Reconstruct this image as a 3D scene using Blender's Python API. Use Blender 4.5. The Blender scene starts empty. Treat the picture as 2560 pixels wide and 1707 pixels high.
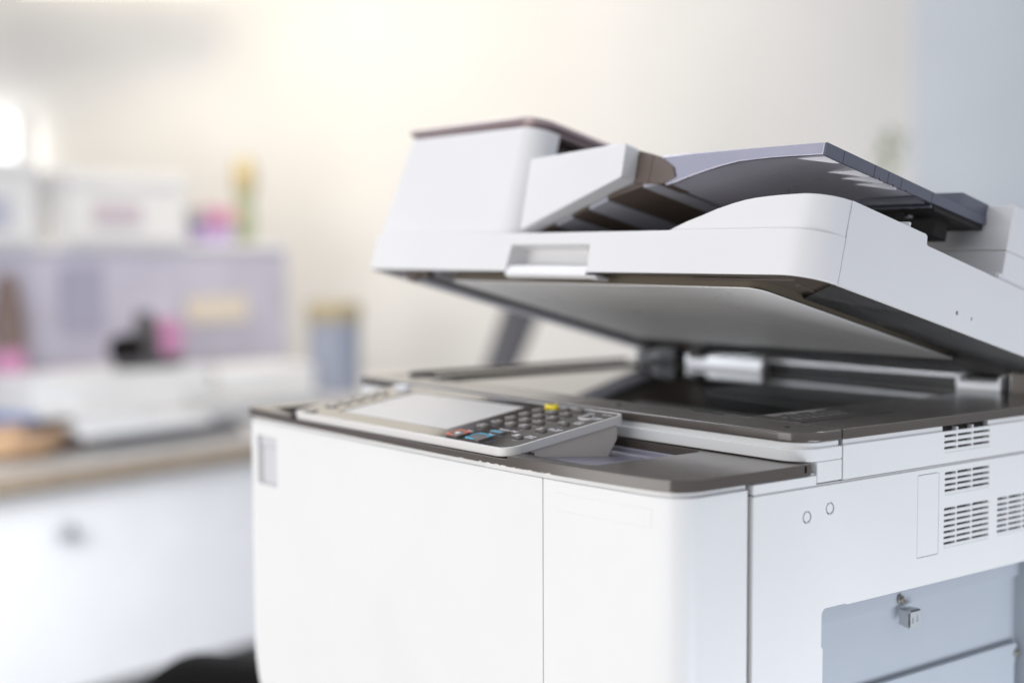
import bpy, bmesh, math, random
from mathutils import Matrix, Vector
random.seed(7)
SC = bpy.context.scene
COL = SC.collection
PI = math.pi

# ---------------------------------------------------------------- camera
def cam_axes(yaw, pit, rol):
    f = Vector((math.sin(yaw)*math.cos(pit), math.cos(yaw)*math.cos(pit), math.sin(pit)))
    r = Vector((math.cos(yaw), -math.sin(yaw), 0)); u = r.cross(f)
    return r*math.cos(rol)+u*math.sin(rol), -r*math.sin(rol)+u*math.cos(rol), f
CAM_P = Vector((0.602404, -0.706932, 0.119919))
CR, CU, CF = cam_axes(-0.911881, -0.064322, -0.0042338)
cd = bpy.data.cameras.new('camera'); cam = bpy.data.objects.new('camera', cd); COL.objects.link(cam)
m = Matrix((CR, CU, -CF)).transposed().to_4x4(); m.translation = CAM_P
cam.matrix_world = m
cd.sensor_width = 36; cd.lens = 49.12; cd.clip_start = 0.02; cd.clip_end = 60
cd.dof.use_dof = True; cd.dof.focus_distance = 0.965; cd.dof.aperture_fstop = 2.3
cd.dof.aperture_blades = 0
SC.camera = cam
FH = Vector((CF.x, CF.y, 0)).normalized(); RH = Vector((FH.y, -FH.x, 0))

# ---------------------------------------------------------------- world, added lights, exposure
W = bpy.data.worlds.new('World'); SC.world = W; W.use_nodes = True
bg = W.node_tree.nodes['Background']; bg.inputs[0].default_value = (0.86, 0.90, 1.0, 1); bg.inputs[1].default_value = 0.62
def area(name, loc, target, size, size_y, power, color, spread=180):
    l = bpy.data.lights.new(name, 'AREA'); l.shape = 'RECTANGLE'; l.size = size; l.size_y = size_y
    l.energy = power; l.color = color; l.spread = math.radians(spread)
    o = bpy.data.objects.new(name, l); COL.objects.link(o); o.location = loc
    o.rotation_euler = (Vector(target)-Vector(loc)).to_track_quat('-Z', 'Y').to_euler()
    return o
area('front_key_light', (-0.55, -1.85, -0.22), (-0.25, 0, 0), 2.0, 1.6, 28, (1.0, 0.97, 0.935))  # unseen broad key light in front; no window stands there
area('upper_front_fill', (-0.5, -1.7, 1.15), (-0.2, 0, 0), 1.4, 0.8, 4.5, (1.0, 0.985, 0.96))  # weak fill added high in front to lift the white band
area('side_fill', (0.75, 0.2, -0.70), (0, 0.12, -0.42), 0.7, 0.5, 3.1, (0.88, 0.93, 1.0), 100)  # added cool fill for the right flank, source unseen
area('front_edge_highlight_light', (-2.0, -0.02, 1.42), (-0.3, 0.0, 0), 1.3, 0.80, 22, (0.92, 0.93, 1.0))  # unseen light placed to draw highlights along the front trim edges
area('side_edge_highlight_light', (0.30, 1.7, 1.9), (-0.1, 0.2, 0), 1.1, 0.70, 18, (0.92, 0.95, 1.0))  # unseen light added for highlights along the side trim edges
area('gap_fill', (-1.75, -0.15, 0.05), (-0.30, 0.37, -0.01), 0.3, 0.2, 0.8, (0.90, 0.94, 1.0), 20)  # small fill added to brighten the hinges under the lid
area('desk_fill', (-1.9, -0.67, 0.1), (-3.4, 1.2, -1.0), 0.9, 0.7, 13, (0.98, 0.99, 1.0), 90)  # unseen fill added to brighten the desk front
area('warm_wall_fill', (-4.15, 1.33, 2.0), (-5.85, 3.2, 0.95), 1.5, 1.1, 56, (1.0, 0.86, 0.63))  # added warm light on the wall, approximating a lens flare
area('back_wall_fill', (-3.3, 2.7, 2.0), (-5.0, 4.0, 0.6), 1.8, 0.9, 13, (0.93, 0.95, 1.0))  # unseen cool fill added to brighten the back wall
SC.view_settings.view_transform = 'Standard'; SC.view_settings.look = 'None'
SC.view_settings.exposure = 0; SC.view_settings.gamma = 1; SC.view_settings.use_curve_mapping = False
SC.cycles.use_denoising = True
try: SC.cycles.denoiser = 'OPENIMAGEDENOISE'
except Exception: pass
SC.cycles.sample_clamp_indirect = 6
SC.cycles.max_bounces = 8

# ---------------------------------------------------------------- materials
def mat(name, col, rough=0.4, metal=0.0, bump=0.0, bscale=900, var=0.03, vscale=14, coat=0.0, spec=0.5, emit=None, estr=0, trans=0):
    m = bpy.data.materials.new(name); m.use_nodes = True
    nt = m.node_tree; b = nt.nodes['Principled BSDF']
    tc = nt.nodes.new('ShaderNodeTexCoord')
    nz = nt.nodes.new('ShaderNodeTexNoise'); nz.inputs['Scale'].default_value = vscale; nz.inputs['Detail'].default_value = 3
    nt.links.new(tc.outputs['Object'], nz.inputs['Vector'])
    rp = nt.nodes.new('ShaderNodeValToRGB')
    lo = [c*(1-var) for c in col]; hi = [min(1, c*(1+var)) for c in col]
    rp.color_ramp.elements[0].position = .3; rp.color_ramp.elements[1].position = .7
    rp.color_ramp.elements[0].color = (*lo, 1); rp.color_ramp.elements[1].color = (*hi, 1)
    nt.links.new(nz.outputs['Fac'], rp.inputs[0]); nt.links.new(rp.outputs[0], b.inputs['Base Color'])
    b.inputs['Roughness'].default_value = rough
    if rough < .5:      # handling marks: slightly uneven gloss
        n3 = nt.nodes.new('ShaderNodeTexNoise'); n3.inputs['Scale'].default_value = 11; n3.inputs['Detail'].default_value = 7; n3.inputs['Roughness'].default_value = .65
        nt.links.new(tc.outputs['Object'], n3.inputs['Vector'])
        mg = nt.nodes.new('ShaderNodeMapRange'); mg.inputs[1].default_value = .35; mg.inputs[2].default_value = .68; mg.inputs[3].default_value = rough*.88; mg.inputs[4].default_value = rough*1.22
        nt.links.new(n3.outputs['Fac'], mg.inputs[0]); nt.links.new(mg.outputs[0], b.inputs['Roughness'])
    b.inputs['Metallic'].default_value = metal
    b.inputs['Specular IOR Level'].default_value = spec
    b.inputs['Coat Weight'].default_value = coat; b.inputs['Coat Roughness'].default_value = 0.08
    b.inputs['Transmission Weight'].default_value = trans
    if bump:
        n2 = nt.nodes.new('ShaderNodeTexNoise'); n2.inputs['Scale'].default_value = bscale
        nt.links.new(tc.outputs['Object'], n2.inputs['Vector'])
        bp = nt.nodes.new('ShaderNodeBump'); bp.inputs['Strength'].default_value = bump; bp.inputs['Distance'].default_value = 0.0004
        nt.links.new(n2.outputs['Fac'], bp.inputs['Height']); nt.links.new(bp.outputs[0], b.inputs['Normal'])
    if emit: b.inputs['Emission Color'].default_value = (*emit, 1); b.inputs['Emission Strength'].default_value = estr
    return m
M = dict(
 white=mat('white_plastic', (.77,.77,.76), .38, bump=.10, var=.01),
 white2=mat('lid_plastic', (.74,.735,.735), .34, bump=.10, var=.01),
 inner=mat('inner_sheet', (.44,.475,.52), .42, var=.02),
 dark=mat('taupe_trim', (.088,.073,.063), .17, bump=.12, var=.04, spec=.9),
 darkg=mat('taupe_gloss', (.050,.041,.036), .10, bump=.04, var=.03, spec=1.0, coat=.5),
 ramp=mat('ramp_sheen_tone', (.27,.26,.32), .30, var=.03),  # lavender base stands in for a reflection on the ramp
 grip=mat('grip_shade_grey', (.60,.60,.62), .4, var=.02),  # greyer than the door, to carry the pocket's shading in its colour
 core=mat('dark_core', (.02,.017,.016), .6),
 frame=mat('lid_frame_plastic', (.10,.08,.068), .35, bump=.1, var=.05),
 glass=mat('scan_glass', (.004,.0045,.0045), .03, var=.2, spec=.3),
 bar=mat('black_bar', (.014,.014,.015), .22),
 rim=mat('console_rim', (.70,.685,.66), .30, bump=.08, var=.01),
 wedge=mat('console_wedge', (.62,.58,.52), .36, bump=.1, var=.015),
 lcd=mat('lcd', (.17,.185,.20), .07, var=.02, spec=1.0, coat=1.0),
 key=mat('key_plastic', (.12,.105,.095), .30, var=.03),
 legend=mat('legend_ink', (.88,.87,.88), .5),
 yellow=mat('yellow_key', (.92,.72,.02), .30),
 cyan=mat('cyan_mark', (.05,.50,.75), .35),
 orange=mat('orange_mark', (.85,.16,.07), .35),
 pad=mat('platen_pad', (.92,.91,.89), .30, var=.02),
 padside=mat('pad_foam', (.11,.088,.06), .6),
 tray=mat('tray_plastic', (.56,.55,.64), .18, metal=.8, var=.03, spec=.8),
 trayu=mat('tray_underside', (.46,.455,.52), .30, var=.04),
 fin=mat('fin_plastic', (.90,.90,.95), .22),
 brown=mat('feeder_brown', (.125,.095,.08), .32, var=.05),
 strip=mat('guide_strip_grey', (.42,.42,.47), .34, var=.03),
 cap=mat('feeder_cap', (.40,.32,.32), .22, metal=.5, var=.03, spec=.8), traye=mat('tray_end_plastic', (.085,.09,.125), .16, var=.04, spec=.9),
 metal=mat('bracket_metal', (.60,.62,.63), .34, metal=.35, var=.05),
 screw=mat('screw_metal', (.50,.47,.42), .28, metal=1),
 hinge=mat('hinge_plastic', (.84,.85,.87), .32),
 ink=mat('print_ink', (.55,.53,.52), .5),
 tag=mat('label_sheet', (.055,.047,.043), .25),
)
# deck trim with worn-through paint along its lower front edge
def worn():
    m = mat('worn_trim', (.088,.073,.063), .17, bump=.12, var=.04, spec=.9); nt = m.node_tree; b = nt.nodes['Principled BSDF']
    tc = nt.nodes.new('ShaderNodeTexCoord'); sp = nt.nodes.new('ShaderNodeSeparateXYZ'); nt.links.new(tc.outputs['Object'], sp.inputs[0])
    def mr(out, a, bb, c=0, d=1):
        n = nt.nodes.new('ShaderNodeMapRange'); n.inputs[1].default_value = a; n.inputs[2].default_value = bb
        n.inputs[3].default_value = c; n.inputs[4].default_value = d; nt.links.new(out, n.inputs[0]); return n.outputs[0]
    def mul(a, b2, op='MULTIPLY'):
        n = nt.nodes.new('ShaderNodeMath'); n.operation = op
        for i, v in enumerate((a, b2)):
            if isinstance(v, (int, float)): n.inputs[i].default_value = v
            else: nt.links.new(v, n.inputs[i])
        return n.outputs[0]
    # object coordinates are world-based (x from left, z up), see part()
    zl = mr(sp.outputs[2], -.0278, -.0242, 1, 0)
    xa = mr(sp.outputs[0], -.37, -.19, 0, 1); xb = mr(sp.outputs[0], -.115, -.045, 1, 0)
    env = mul(xa, xb)
    nz = nt.nodes.new('ShaderNodeTexNoise'); nz.inputs['Scale'].default_value = 170; nz.inputs['Detail'].default_value = 6; nz.inputs['Roughness'].default_value = .7
    mp = nt.nodes.new('ShaderNodeMapping'); mp.inputs['Scale'].default_value = (1, 1, 3.2); nt.links.new(tc.outputs['Object'], mp.inputs[0]); nt.links.new(mp.outputs[0], nz.inputs['Vector'])
    v = mul(mul(zl, env), mr(sp.outputs[1], -.104, -.110, 0, 1))
    s = mul(mul(v, .62), nz.outputs['Fac'], 'ADD')
    msk = mr(s, 1.12, 1.16)
    mx = nt.nodes.new('ShaderNodeMix'); mx.data_type = 'RGBA'
    old = b.inputs['Base Color'].links[0].from_socket
    nt.links.new(msk, mx.inputs[0]); nt.links.new(old, mx.inputs[6]); mx.inputs[7].default_value = (.74,.72,.68,1)
    nt.links.new(mx.outputs[2], b.inputs['Base Color']); return m
M['worn'] = worn()

# ---------------------------------------------------------------- mesh helpers
AX = {'z': lambda a, b, c: (a, b, c), 'y': lambda a, b, c: (a, c, b), 'x': lambda a, b, c: (c, a, b)}
def prism(bm, pts, ax, lo, hi, mi=0):
    f = AX[ax]; n = len(pts)
    v0 = [bm.verts.new(f(p[0], p[1], lo)) for p in pts]; v1 = [bm.verts.new(f(p[0], p[1], hi)) for p in pts]
    fs = [bm.faces.new(v0), bm.faces.new(v1)]
    for i in range(n): fs.append(bm.faces.new((v0[i], v0[(i+1) % n], v1[(i+1) % n], v1[i])))
    for q in fs: q.material_index = mi
    return fs
def box(bm, x0, y0, z0, x1, y1, z1, mi=0):
    return prism(bm, [(x0,y0),(x1,y0),(x1,y1),(x0,y1)], 'z', z0, z1, mi)
def rr(x0, y0, x1, y1, r, n=7):
    """rounded rectangle; r = radius or 4 radii (x0y0, x1y0, x1y1, x0y1)"""
    if not isinstance(r, (tuple, list)): r = (r,)*4
    out = []
    for (cx, cy, a0, q) in ((x0, y0, PI, 0), (x1, y0, 1.5*PI, 1), (x1, y1, 0, 2), (x0, y1, .5*PI, 3)):
        R = r[q]
        if R <= 0: out.append((cx, cy)); continue
        px = cx + (R if q in (0, 3) else -R); py = cy + (R if q in (0, 1) else -R)
        for i in range(n+1):
            a = a0 + .5*PI*i/n; out.append((px+R*math.cos(a), py+R*math.sin(a)))
    return out
def ell(cx, cy, a, b, n=28): return [(cx+a*math.cos(2*PI*i/n), cy+b*math.sin(2*PI*i/n)) for i in range(n)]
def lathe(bm, prof, cx=0, cy=0, n=28, mi=0):
    rings = []
    for r, z in prof: rings.append([bm.verts.new((cx+max(r, 1e-5)*math.cos(2*PI*i/n), cy+max(r, 1e-5)*math.sin(2*PI*i/n), z)) for i in range(n)])
    for a, b in zip(rings, rings[1:]):
        for i in range(n):
            f = bm.faces.new((a[i], a[(i+1) % n], b[(i+1) % n], b[i])); f.material_index = mi
    bm.faces.new(rings[0]).material_index = mi; bm.faces.new(rings[-1]).material_index = mi
def raw(name, bm, mats):
    bmesh.ops.recalc_face_normals(bm, faces=bm.faces[:])
    me = bpy.data.meshes.new(name); bm.to_mesh(me); bm.free()
    for q in (mats if isinstance(mats, (list, tuple)) else [mats]): me.materials.append(q)
    o = bpy.data.objects.new(name, me); COL.objects.link(o); return o
def apply_mods(o):
    dg = bpy.context.evaluated_depsgraph_get(); dg.update()
    me = bpy.data.meshes.new_from_object(o.evaluated_get(dg)); old = o.data
    o.modifiers.clear(); o.data = me; me.name = o.name
    if old.users == 0: bpy.data.meshes.remove(old)
    return me
def part(name, bm, mats, parent=None, bevel=0.0, seg=2, cut=None, use_self=False, blim=32, angle=38):
    """links ONE mesh object; cut = bmesh (or list of them) subtracted from it"""
    o = raw(name, bm, mats)
    for cb in (cut if isinstance(cut, (list, tuple)) else [cut] if cut is not None else []):
        cu = raw('cutter', cb, [])
        b = o.modifiers.new('b', 'BOOLEAN'); b.operation = 'DIFFERENCE'; b.object = cu; b.solver = 'EXACT'; b.use_self = use_self
        apply_mods(o); bpy.data.objects.remove(cu)
    me = o.data
    me.polygons.foreach_set('use_smooth', [True]*len(me.polygons))
    if bevel:
        b = o.modifiers.new('v', 'BEVEL'); b.width = bevel; b.segments = seg; b.limit_method = 'ANGLE'; b.angle_limit = math.radians(blim); b.harden_normals = False
        b = o.modifiers.new('w', 'WEIGHTED_NORMAL'); b.weight = 100; b.keep_sharp = True; b.mode = 'FACE_AREA'
        me = apply_mods(o)
    else: me.set_sharp_from_angle(angle=math.radians(angle))
    me.update()
    if parent is not None:
        o.parent = parent
        if parent in ROOTS: o.location = -parent.location
    return o
ROOTS = set()
def thing(name, label, cat, loc, group=None, rotz=0):
    o = bpy.data.objects.new(name, None); COL.objects.link(o); o.empty_display_size = .05
    o.location = loc; o.rotation_euler = (0, 0, rotz); o['label'] = label; o['category'] = cat
    if group: o['group'] = group
    return o
def tag(o, label, cat, group=None):
    o['label'] = label; o['category'] = cat
    if group: o['group'] = group
    return o
def B(): return bmesh.new()
def text_bm(bm, s, size, x, y, z, rot=0, mi=0, align='CENTER', h=.00008, sx=1.0, mat4=None):
    """adds lettering lying in the xy plane at height z"""
    cu = bpy.data.curves.new('t', 'FONT'); cu.body = s; cu.size = size; cu.extrude = h; cu.align_x = align; cu.align_y = 'CENTER'; cu.space_line = .85; cu.resolution_u = 2
    t = bpy.data.objects.new('t', cu); COL.objects.link(t)
    dg = bpy.context.evaluated_depsgraph_get(); dg.update()
    me = bpy.data.meshes.new_from_object(t.evaluated_get(dg))
    n0 = len(bm.faces); bm.from_mesh(me); bm.faces.ensure_lookup_table()
    fs = bm.faces[n0:]; vs = {v for f in fs for v in f.verts}
    T = (mat4 or Matrix.Identity(4)) @ Matrix.Translation((x, y, z)) @ Matrix.Rotation(rot, 4, 'Z') @ Matrix.Diagonal((sx, 1, 1, 1))
    bmesh.ops.transform(bm, matrix=T, verts=list(vs))
    for f in fs: f.material_index = mi
    bpy.data.objects.remove(t); bpy.data.curves.remove(cu); bpy.data.meshes.remove(me)

# ================================================================ THE PHOTOCOPIER
copier = thing('photocopier', 'white office photocopier with taupe trim, its document feeder lid propped open', 'photocopier', (-.28, .18, -1.20))
ROOTS.add(copier)
FR = [(-.556,-.112),(-.553,-.1175),(-.547,-.1202),(-.5396,-.1212),(-.4687,-.1228),(-.38,-.1242),(-.30,-.1249),(-.22,-.1250),(-.1555,-.1243),(-.120,-.1229),(-.0865,-.1207),(-.055,-.1180),(-.034,-.1158),(-.021,-.1138),(-.0125,-.1115),(-.0062,-.1075),(-.0018,-.1015),(0,-.094)]
def front(inset=0.0, back=.0):
    cx, cy = -.278, 0.0
    out = []
    for i, (x, y) in enumerate(FR):
        a = FR[max(i-1, 0)]; b = FR[min(i+1, len(FR)-1)]
        tx, ty = b[0]-a[0], b[1]-a[1]
        if i == 0: tx, ty = 0, -1
        if i == len(FR)-1: tx, ty = 0, 1
        L = math.hypot(tx, ty); out.append((x - ty/L*inset, y + tx/L*inset))
    return out + [(0-inset, back), (-.556+inset, back)]

# inner core, everything hidden in the gaps
b = B(); prism(b, front(.016, .44), 'z', -1.18, -.0465); prism(b, rr(-.546, .012, -.006, .452, .01), 'z', -.0465, -.0085)
cut = B(); box(cut, -.060, .008, -1.0, .05, .31, -.1115)
part('inner_body', b, M['core'], copier, cut=cut, use_self=True)

# front covers (thin curved shells)
def shell(x0, x1, z0, z1, back, inset, th=.010):
    """strip of the front outline between x0 and x1"""
    P = front(inset, back)
    Q = front(inset+th, back)
    n = len(FR)
    P = P[:n]; Q = Q[:n]
    def clip(L):
        out = []
        for a, c in zip(L, L[1:]):
            if a[0] >= x0-1e-9 and a[0] <= x1+1e-9 and not (out and out[-1] == a): out.append(a)
            for X in (x0, x1):
                if (a[0]-X)*(c[0]-X) < 0:
                    t = (X-a[0])/(c[0]-a[0]); out.append((X, a[1]+(c[1]-a[1])*t))
        if L[-1][0] <= x1+1e-9: out.append(L[-1])
        return out
    return clip(P), clip(Q)
# big left door
b = B(); P, Q = shell(-.556, -.1219, 0, 0, 0, .0022)
P = [(P[0][0], -.06)] + P; Q = [(x, max(-.110, y+.010)) if x < -.53 else (x, y+.010) for x, y in P if x > -.545]; Q = [(-.545, -.06), (-.545, -.110)] + Q
prism(b, P + Q[::-1], 'z', -.60, -.0322)
cut = B()
# rounded lower left corner of the door
arc = [(-.57, -.165)]
arc += [(-.5545+.055*(1-math.cos(a)), -.182-.125*math.sin(a)) for a in [i*PI/2/10 for i in range(11)]] + [(-.4995, -.62), (-.57, -.62)]
prism(cut, arc, 'y', -.2, 0.0)
# grip recess
cut2 = B(); prism(cut2, rr(-.5345, -.0885, -.4965, -.0445, .0022, 4), 'y', -.14, -.1085)
part('left_front_door', b, M['white'], copier, bevel=.0012, seg=3, cut=[cut, cut2], blim=40)
b = B(); prism(b, rr(-.5375, -.0915, -.4935, -.0415, .002), 'y', -.1135, -.1125)
prism(b, [(-.1145,-.0435),(-.1160,-.0525),(-.1135,-.056),(-.1105,-.056),(-.1105,-.0435)], 'x', -.534, -.497)
part('door_grip', b, M['grip'], copier, bevel=.0005)
# right door with its rounded corner
b = B(); P, Q = shell(-.1209, 0, 0, 0, 0, .0022)
P = P + [(P[-1][0], -.0497)]; Q = Q + [(Q[-1][0], -.0497)]
prism(b, P + Q[::-1], 'z', -.60, -.0322)
cut = B()
for (x0, z0, x1, z1) in ((-.1087,-.0404,-.0235,-.0400), (-.1087,-.0528,-.0235,-.0525)):
    pass
part('right_front_door', b, M['white'], copier, bevel=.0012, seg=3, blim=40)
b = B()
P2, Q2 = shell(-.1087, -.0245, 0, 0, 0, .00185, .0008)
prism(b, P2 + Q2[::-1], 'z', -.0520, -.0400); part('label_plate', b, M['white'], copier, bevel=.0003, seg=1)
b = B(); P2, Q2 = shell(-.126, -.118, 0, 0, 0, .0034, .0015); prism(b, P2 + Q2[::-1], 'z', -.59, -.034); part('door_seam', b, M['white'], copier)
# recessed neck under the dark deck
b = B(); prism(b, front(.0042, -.0497), 'z', -.036, -.0272)
c = B(); prism(c, front(.0085, -.01), 'z', -.05, -.02)
part('front_neck', b, M['white'], copier, cut=c)

# dark deck in front of the scanner
b = B(); prism(b, front(0, .0085), 'z', -.0282, -.0207); prism(b, front(.0092, .0085), 'z', -.0445, -.0262)
c = B(); prism(c, rr(-.527, -.1085, -.0855, -.0035, (.004, .006, .009, .004)), 'z', -.0415, 0)
box(c, -.4665, -.14, -.0236, -.1562, -.10, .01)
prism(c, rr(.0022, -.0265, .0046, -.0215, .001), 'x', -.004, .01)
part('front_deck', b, M['worn'], copier, bevel=.0017, seg=5, cut=c, use_self=True, blim=35)
b = B(); prism(b, [(-.1080,-.0410),(-.0005,-.0410),(-.0005,-.0265),(-.0037,-.0265),(-.0050,-.0310),(-.0100,-.0322),(-.1080,-.0238)], 'x', -.300, -.0857)
part('deck_ramp', b, M['ramp'], copier, bevel=.0012)

# scanner housing: white band, front piece and rear piece with a seam between
def band(y0, y1, r0, r1, zl):
    b = B(); prism(b, rr(-.556, y0, 0, y1, r0, 10), 'z', zl, -.0113)
    return b
b = band(0, .0406, (.012, .021, 0, 0), 0, -.0201); prism(b, rr(-.5545, .0018, -.0018, .0390, (.011,.020,0,0), 10), 'z', -.0125, -.0072)
box(b, -.02, .0151, -.0343, 0, .0406, -.0202)
part('scanner_front_band', b, M['white'], copier, bevel=.0010, seg=3)
b = B(); prism(b, [(.0416,-.0347),(.462,-.0347),(.462,-.0113),(.0416,-.0113)], 'x', -.010, 0)
box(b, -.010, .0432, -.0125, -.0018, .462, -.0072)
c = B(); box(c, -.05, .1553, -.0268, .05, .2115, 0)
side_band = part('scanner_side_band', b, M['white'], copier, bevel=.0007, seg=2, cut=c, use_self=True)
b = B(); box(b, -.556, .0416, -.0347, -.546, .462, -.0072); box(b, -.545, .452, -.0347, -.011, .462, -.0072)
part('scanner_rear_band', b, M['white'], copier, bevel=.0007)
# strip beneath the deck's right end and the ledge below
b = B(); box(b, -.010, -.0467, -.0354, 0, .0146, -.0290); box(b, -.010, -.0455, -.0290, -.0016, .0146, -.0276)
box(b, -.010, -.0440, -.0372, -.0016, .46, -.0354)
part('side_ledge', b, M['white'], copier, bevel=.0006)

# dark top frame around the glass, split along the same seam
b = B(); prism(b, rr(-.556, 0, 0, .0406, (.012, .022, 0, 0), 12), 'z', -.0074, 0)
part('glass_surround_front', b, M['dark'], copier, bevel=.0017, seg=5)
b = B(); prism(b, rr(-.556, .0412, 0, .462, 0), 'z', -.0074, 0)
c = B(); prism(c, rr(-.4800, .0455, -.0905, .302, .001), 'z', -.003, .01); prism(c, rr(-.5280, .0500, -.4990, .302, .001), 'z', -.003, .01)
part('glass_surround', b, M['dark'], copier, bevel=.0017, seg=5, cut=c)
b = B(); prism(b, rr(-.4798, .0457, -.0907, .3018, .001), 'z', -.004, -.0004); part('platen_glass', b, M['glass'], copier)
b = B(); prism(b, rr(-.5278, .0502, -.4992, .3018, .001), 'z', -.004, -.0006); part('slit_glass', b, M['glass'], copier)
b = B(); prism(b, rr(-.4975, .046, -.4825, .33, .001), 'z', -.001, .0028); part('sheet_guide', b, M['darkg'], copier, bevel=.0005)
b = B(); prism(b, rr(-.5350, .046, -.5300, .33, .001), 'z', -.001, .0035); part('side_rail', b, M['darkg'], copier, bevel=.0005)
# size scale and notice printed at the front right of the glass
b = B(); prism(b, rr(-.0885, .0452, -.0400, .150, .0012), 'z', -.0005, .0003, 0)
for i in range(15):
    y = .058+i*.0042; L = .010 if i % 5 == 0 else .006 + .004*random.random()
    box(b, -.0850, y, .0002, -.0850+L, y+.0007, .00042, 1)
    if i % 2 == 0: text_bm(b, random.choice(['A4', 'B5', 'A3', 'LT', 'A5', 'LG']), .0036, -.0665, y, .0003, 0, 1)
for i in range(7): text_bm(b, random.choice(['210', '257', '148', '182', '297']), .0034, -.0555, .060+i*.0085, .0003, 0, 1)
part('size_scale', b, [M['tag'], M['ink']], copier)
for (x, y, r) in ((-.2075, .026, .0022), (-.030, .019, .0022)):
    b = B(); lathe(b, [(r, -.0002), (r, .0003), (r*.7, .0006)], x, y, 16); part('round_mark', b, M['bar'], copier)
b = B(); prism(b, rr(-.142, .0405, -.110, .0412, .0003), 'z', -.0002, .0002); part('seam_mark', b, M['bar'], copier)

# rear rim, hinges and brackets under the lid
b = B(); box(b, -.535, .348, -.001, -.012, .395, .0102); box(b, -.535, .395, -.001, -.012, .455, .030)
part('rear_rim', b, M['bar'], copier, bevel=.0010, seg=3)
b = B(); box(b, -.3405, .3468, .0084, -.1188, .352, .0114); part('rear_rim_highlight', b, M['hinge'], copier, bevel=.0006)  # pale strip added as the highlight along the rim's top edge
for (x0, x1, h, hh) in ((-.4475, -.3415, .0150, 0), (-.1178, -.0735, .0150, 1)):
    b = B(); prism(b, [(.338, 0), (.350, 0), (.386, 0), (.386, .020), (.350, h), (.338, .0105)], 'x', x0, x1)
    c = B(); prism(c, [(.32,.0065),(.3395,.0065),(.372,.0120),(.372,.04),(.32,.04)], 'x', x0+.004, (x0+.030 if not hh else x1-.0035))
    part('hinge_bracket', b, M['hinge'], copier, bevel=.0007, cut=c)
b = B(); prism(b, rr(-.0660, .339, -.0445, .352, .002), 'z', -.001, .022); part('hinge_post', b, M['frame'], copier, bevel=.001)
b = B(); prism(b, rr(-.500, .341, -.4680, .375, .002), 'z', -.001, .020); part('hinge_post', b, M['bar'], copier, bevel=.001)

# right side panel with its cut-out, vents, round plugs and access cover
def arc2(cx, cy, r, a0, a1, n=6): return [(cx+r*math.cos(math.radians(a0+(a1-a0)*i/n)), cy+r*math.sin(math.radians(a0+(a1-a0)*i/n))) for i in range(n+1)]
pts = [(-.0466,-.0368),(.462,-.0368),(.462,-.1208),(.0475,-.1208),(.0452,-.1198)] + arc2(.0258,-.1245,.0047,90,180) + [(.0210,-.1455),(.0226,-.1470),(.0226,-1.17),(-.0466,-1.17)]
b = B(); prism(b, pts, 'x', -.006, 0)
c = B()
VENTS = [(.1565,.2118,-.0578,-.0413,4,(.1715,.1905)), (.1560,.2120,-.0966,-.0675,7,(.1715,.1905)), (.2230,.2790,-.0962,-.0675,7,(.2378,.2570))]
for (y0, y1, z0, z1, n, bars) in VENTS: prism(c, rr(y0, z0, y1, z1, .0006, 3), 'x', -.02, .02)
prism(c, rr(.1243, -.0999, .1496, -.0402, .0012, 4), 'x', -.02, .02)
PL = [(.0054,-.0557),(.0287,-.0525)]
for p in PL: prism(c, ell(p[0], p[1], .0043, .0043), 'x', -.0045, .02)
part('side_panel', b, M['white'], copier, bevel=.0006, seg=2, cut=c)
def grille(y0, y1, z0, z1, n, bars):
    b = B(); p = (z1-z0)/n
    for k in range(n+1):
        zc = z1-.0002-k*p
        if k < n:
            t = zc-.0019; q = z0 if k == n-1 else zc-p
            vs = [[b.verts.new((x, y, z)) for x, z in ((-.0020, t+.0003), (-.0006, t), (-.0002, q), (-.0020, q+.0003))] for y in (y0-.0006, y1+.0006)]
            b.faces.new(vs[0]); b.faces.new(vs[1])
            for i in range(4): b.faces.new((vs[0][i], vs[0][(i+1) % 4], vs[1][(i+1) % 4], vs[1][i]))
    for y in bars: box(b, -.0050, y-.0008, z0-.0005, -.0006, y+.0008, z1+.0005)
    return part('vent_grille', b, M['white'], copier, bevel=.0002, seg=1)
for v in VENTS: grille(*v)
grille(.1553, .2115, -.0268, -.0095, 4, (.1715,.1905))
b = B(); prism(b, rr(.12465, -.09955, .14925, -.04055, .0010, 4), 'x', -.004, -.0002); part('access_cover', b, M['white'], copier, bevel=.0003)
for p in PL:
    b = B(); prism(b, ell(p[0], p[1], .0031, .0031), 'x', -.006, -.0003); box(b, -.006, p[0]-.0004, p[1]-.0045, -.0004, p[0]+.0004, p[1]+.0045)
    part('round_plug', b, M['white'], copier, bevel=.0002)
    b = B(); prism(b, ell(p[0], p[1], .0042, .0042), 'x', -.0047, -.0044); part('plug_seat', b, M['core'], copier)
# sheet metal seen through the cut-out
b = B(); box(b, -.034, .0, -.1425, -.0285, .300, -.108); box(b, -.034, .0, -1.17, -.0320, .300, -.1425)
part('inner_side_plate', b, M['inner'], copier, bevel=.0004)
b = B(); prism(b, [(.005,-1.17),(.292,-1.17),(.292,-.215),(.2955,-.1975),(.2935,-.1962),(.005,-.1962)], 'x', -.0310, -.0265)
part('lower_inner_cover', b, M['inner'], copier, bevel=.0010, seg=3)
b = B(); box(b, -.036, .2985, -1.17, -.0065, .312, -.111)
part('recess_end_wall', b, M['inner'], copier, bevel=.0004)
b = B(); prism(b, rr(.1345, -.1465, .1500, -.1305, .002), 'x', -.0285, -.0272)
prism(b, rr(.1425, -.1580, .1560, -.1450, .0015), 'x', -.0200, -.0188); prism(b, [(-.0285,-.146),(-.0188,-.146),(-.0188,-.1585),(-.0285,-.1560)], 'y', .1425, .1436)
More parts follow.
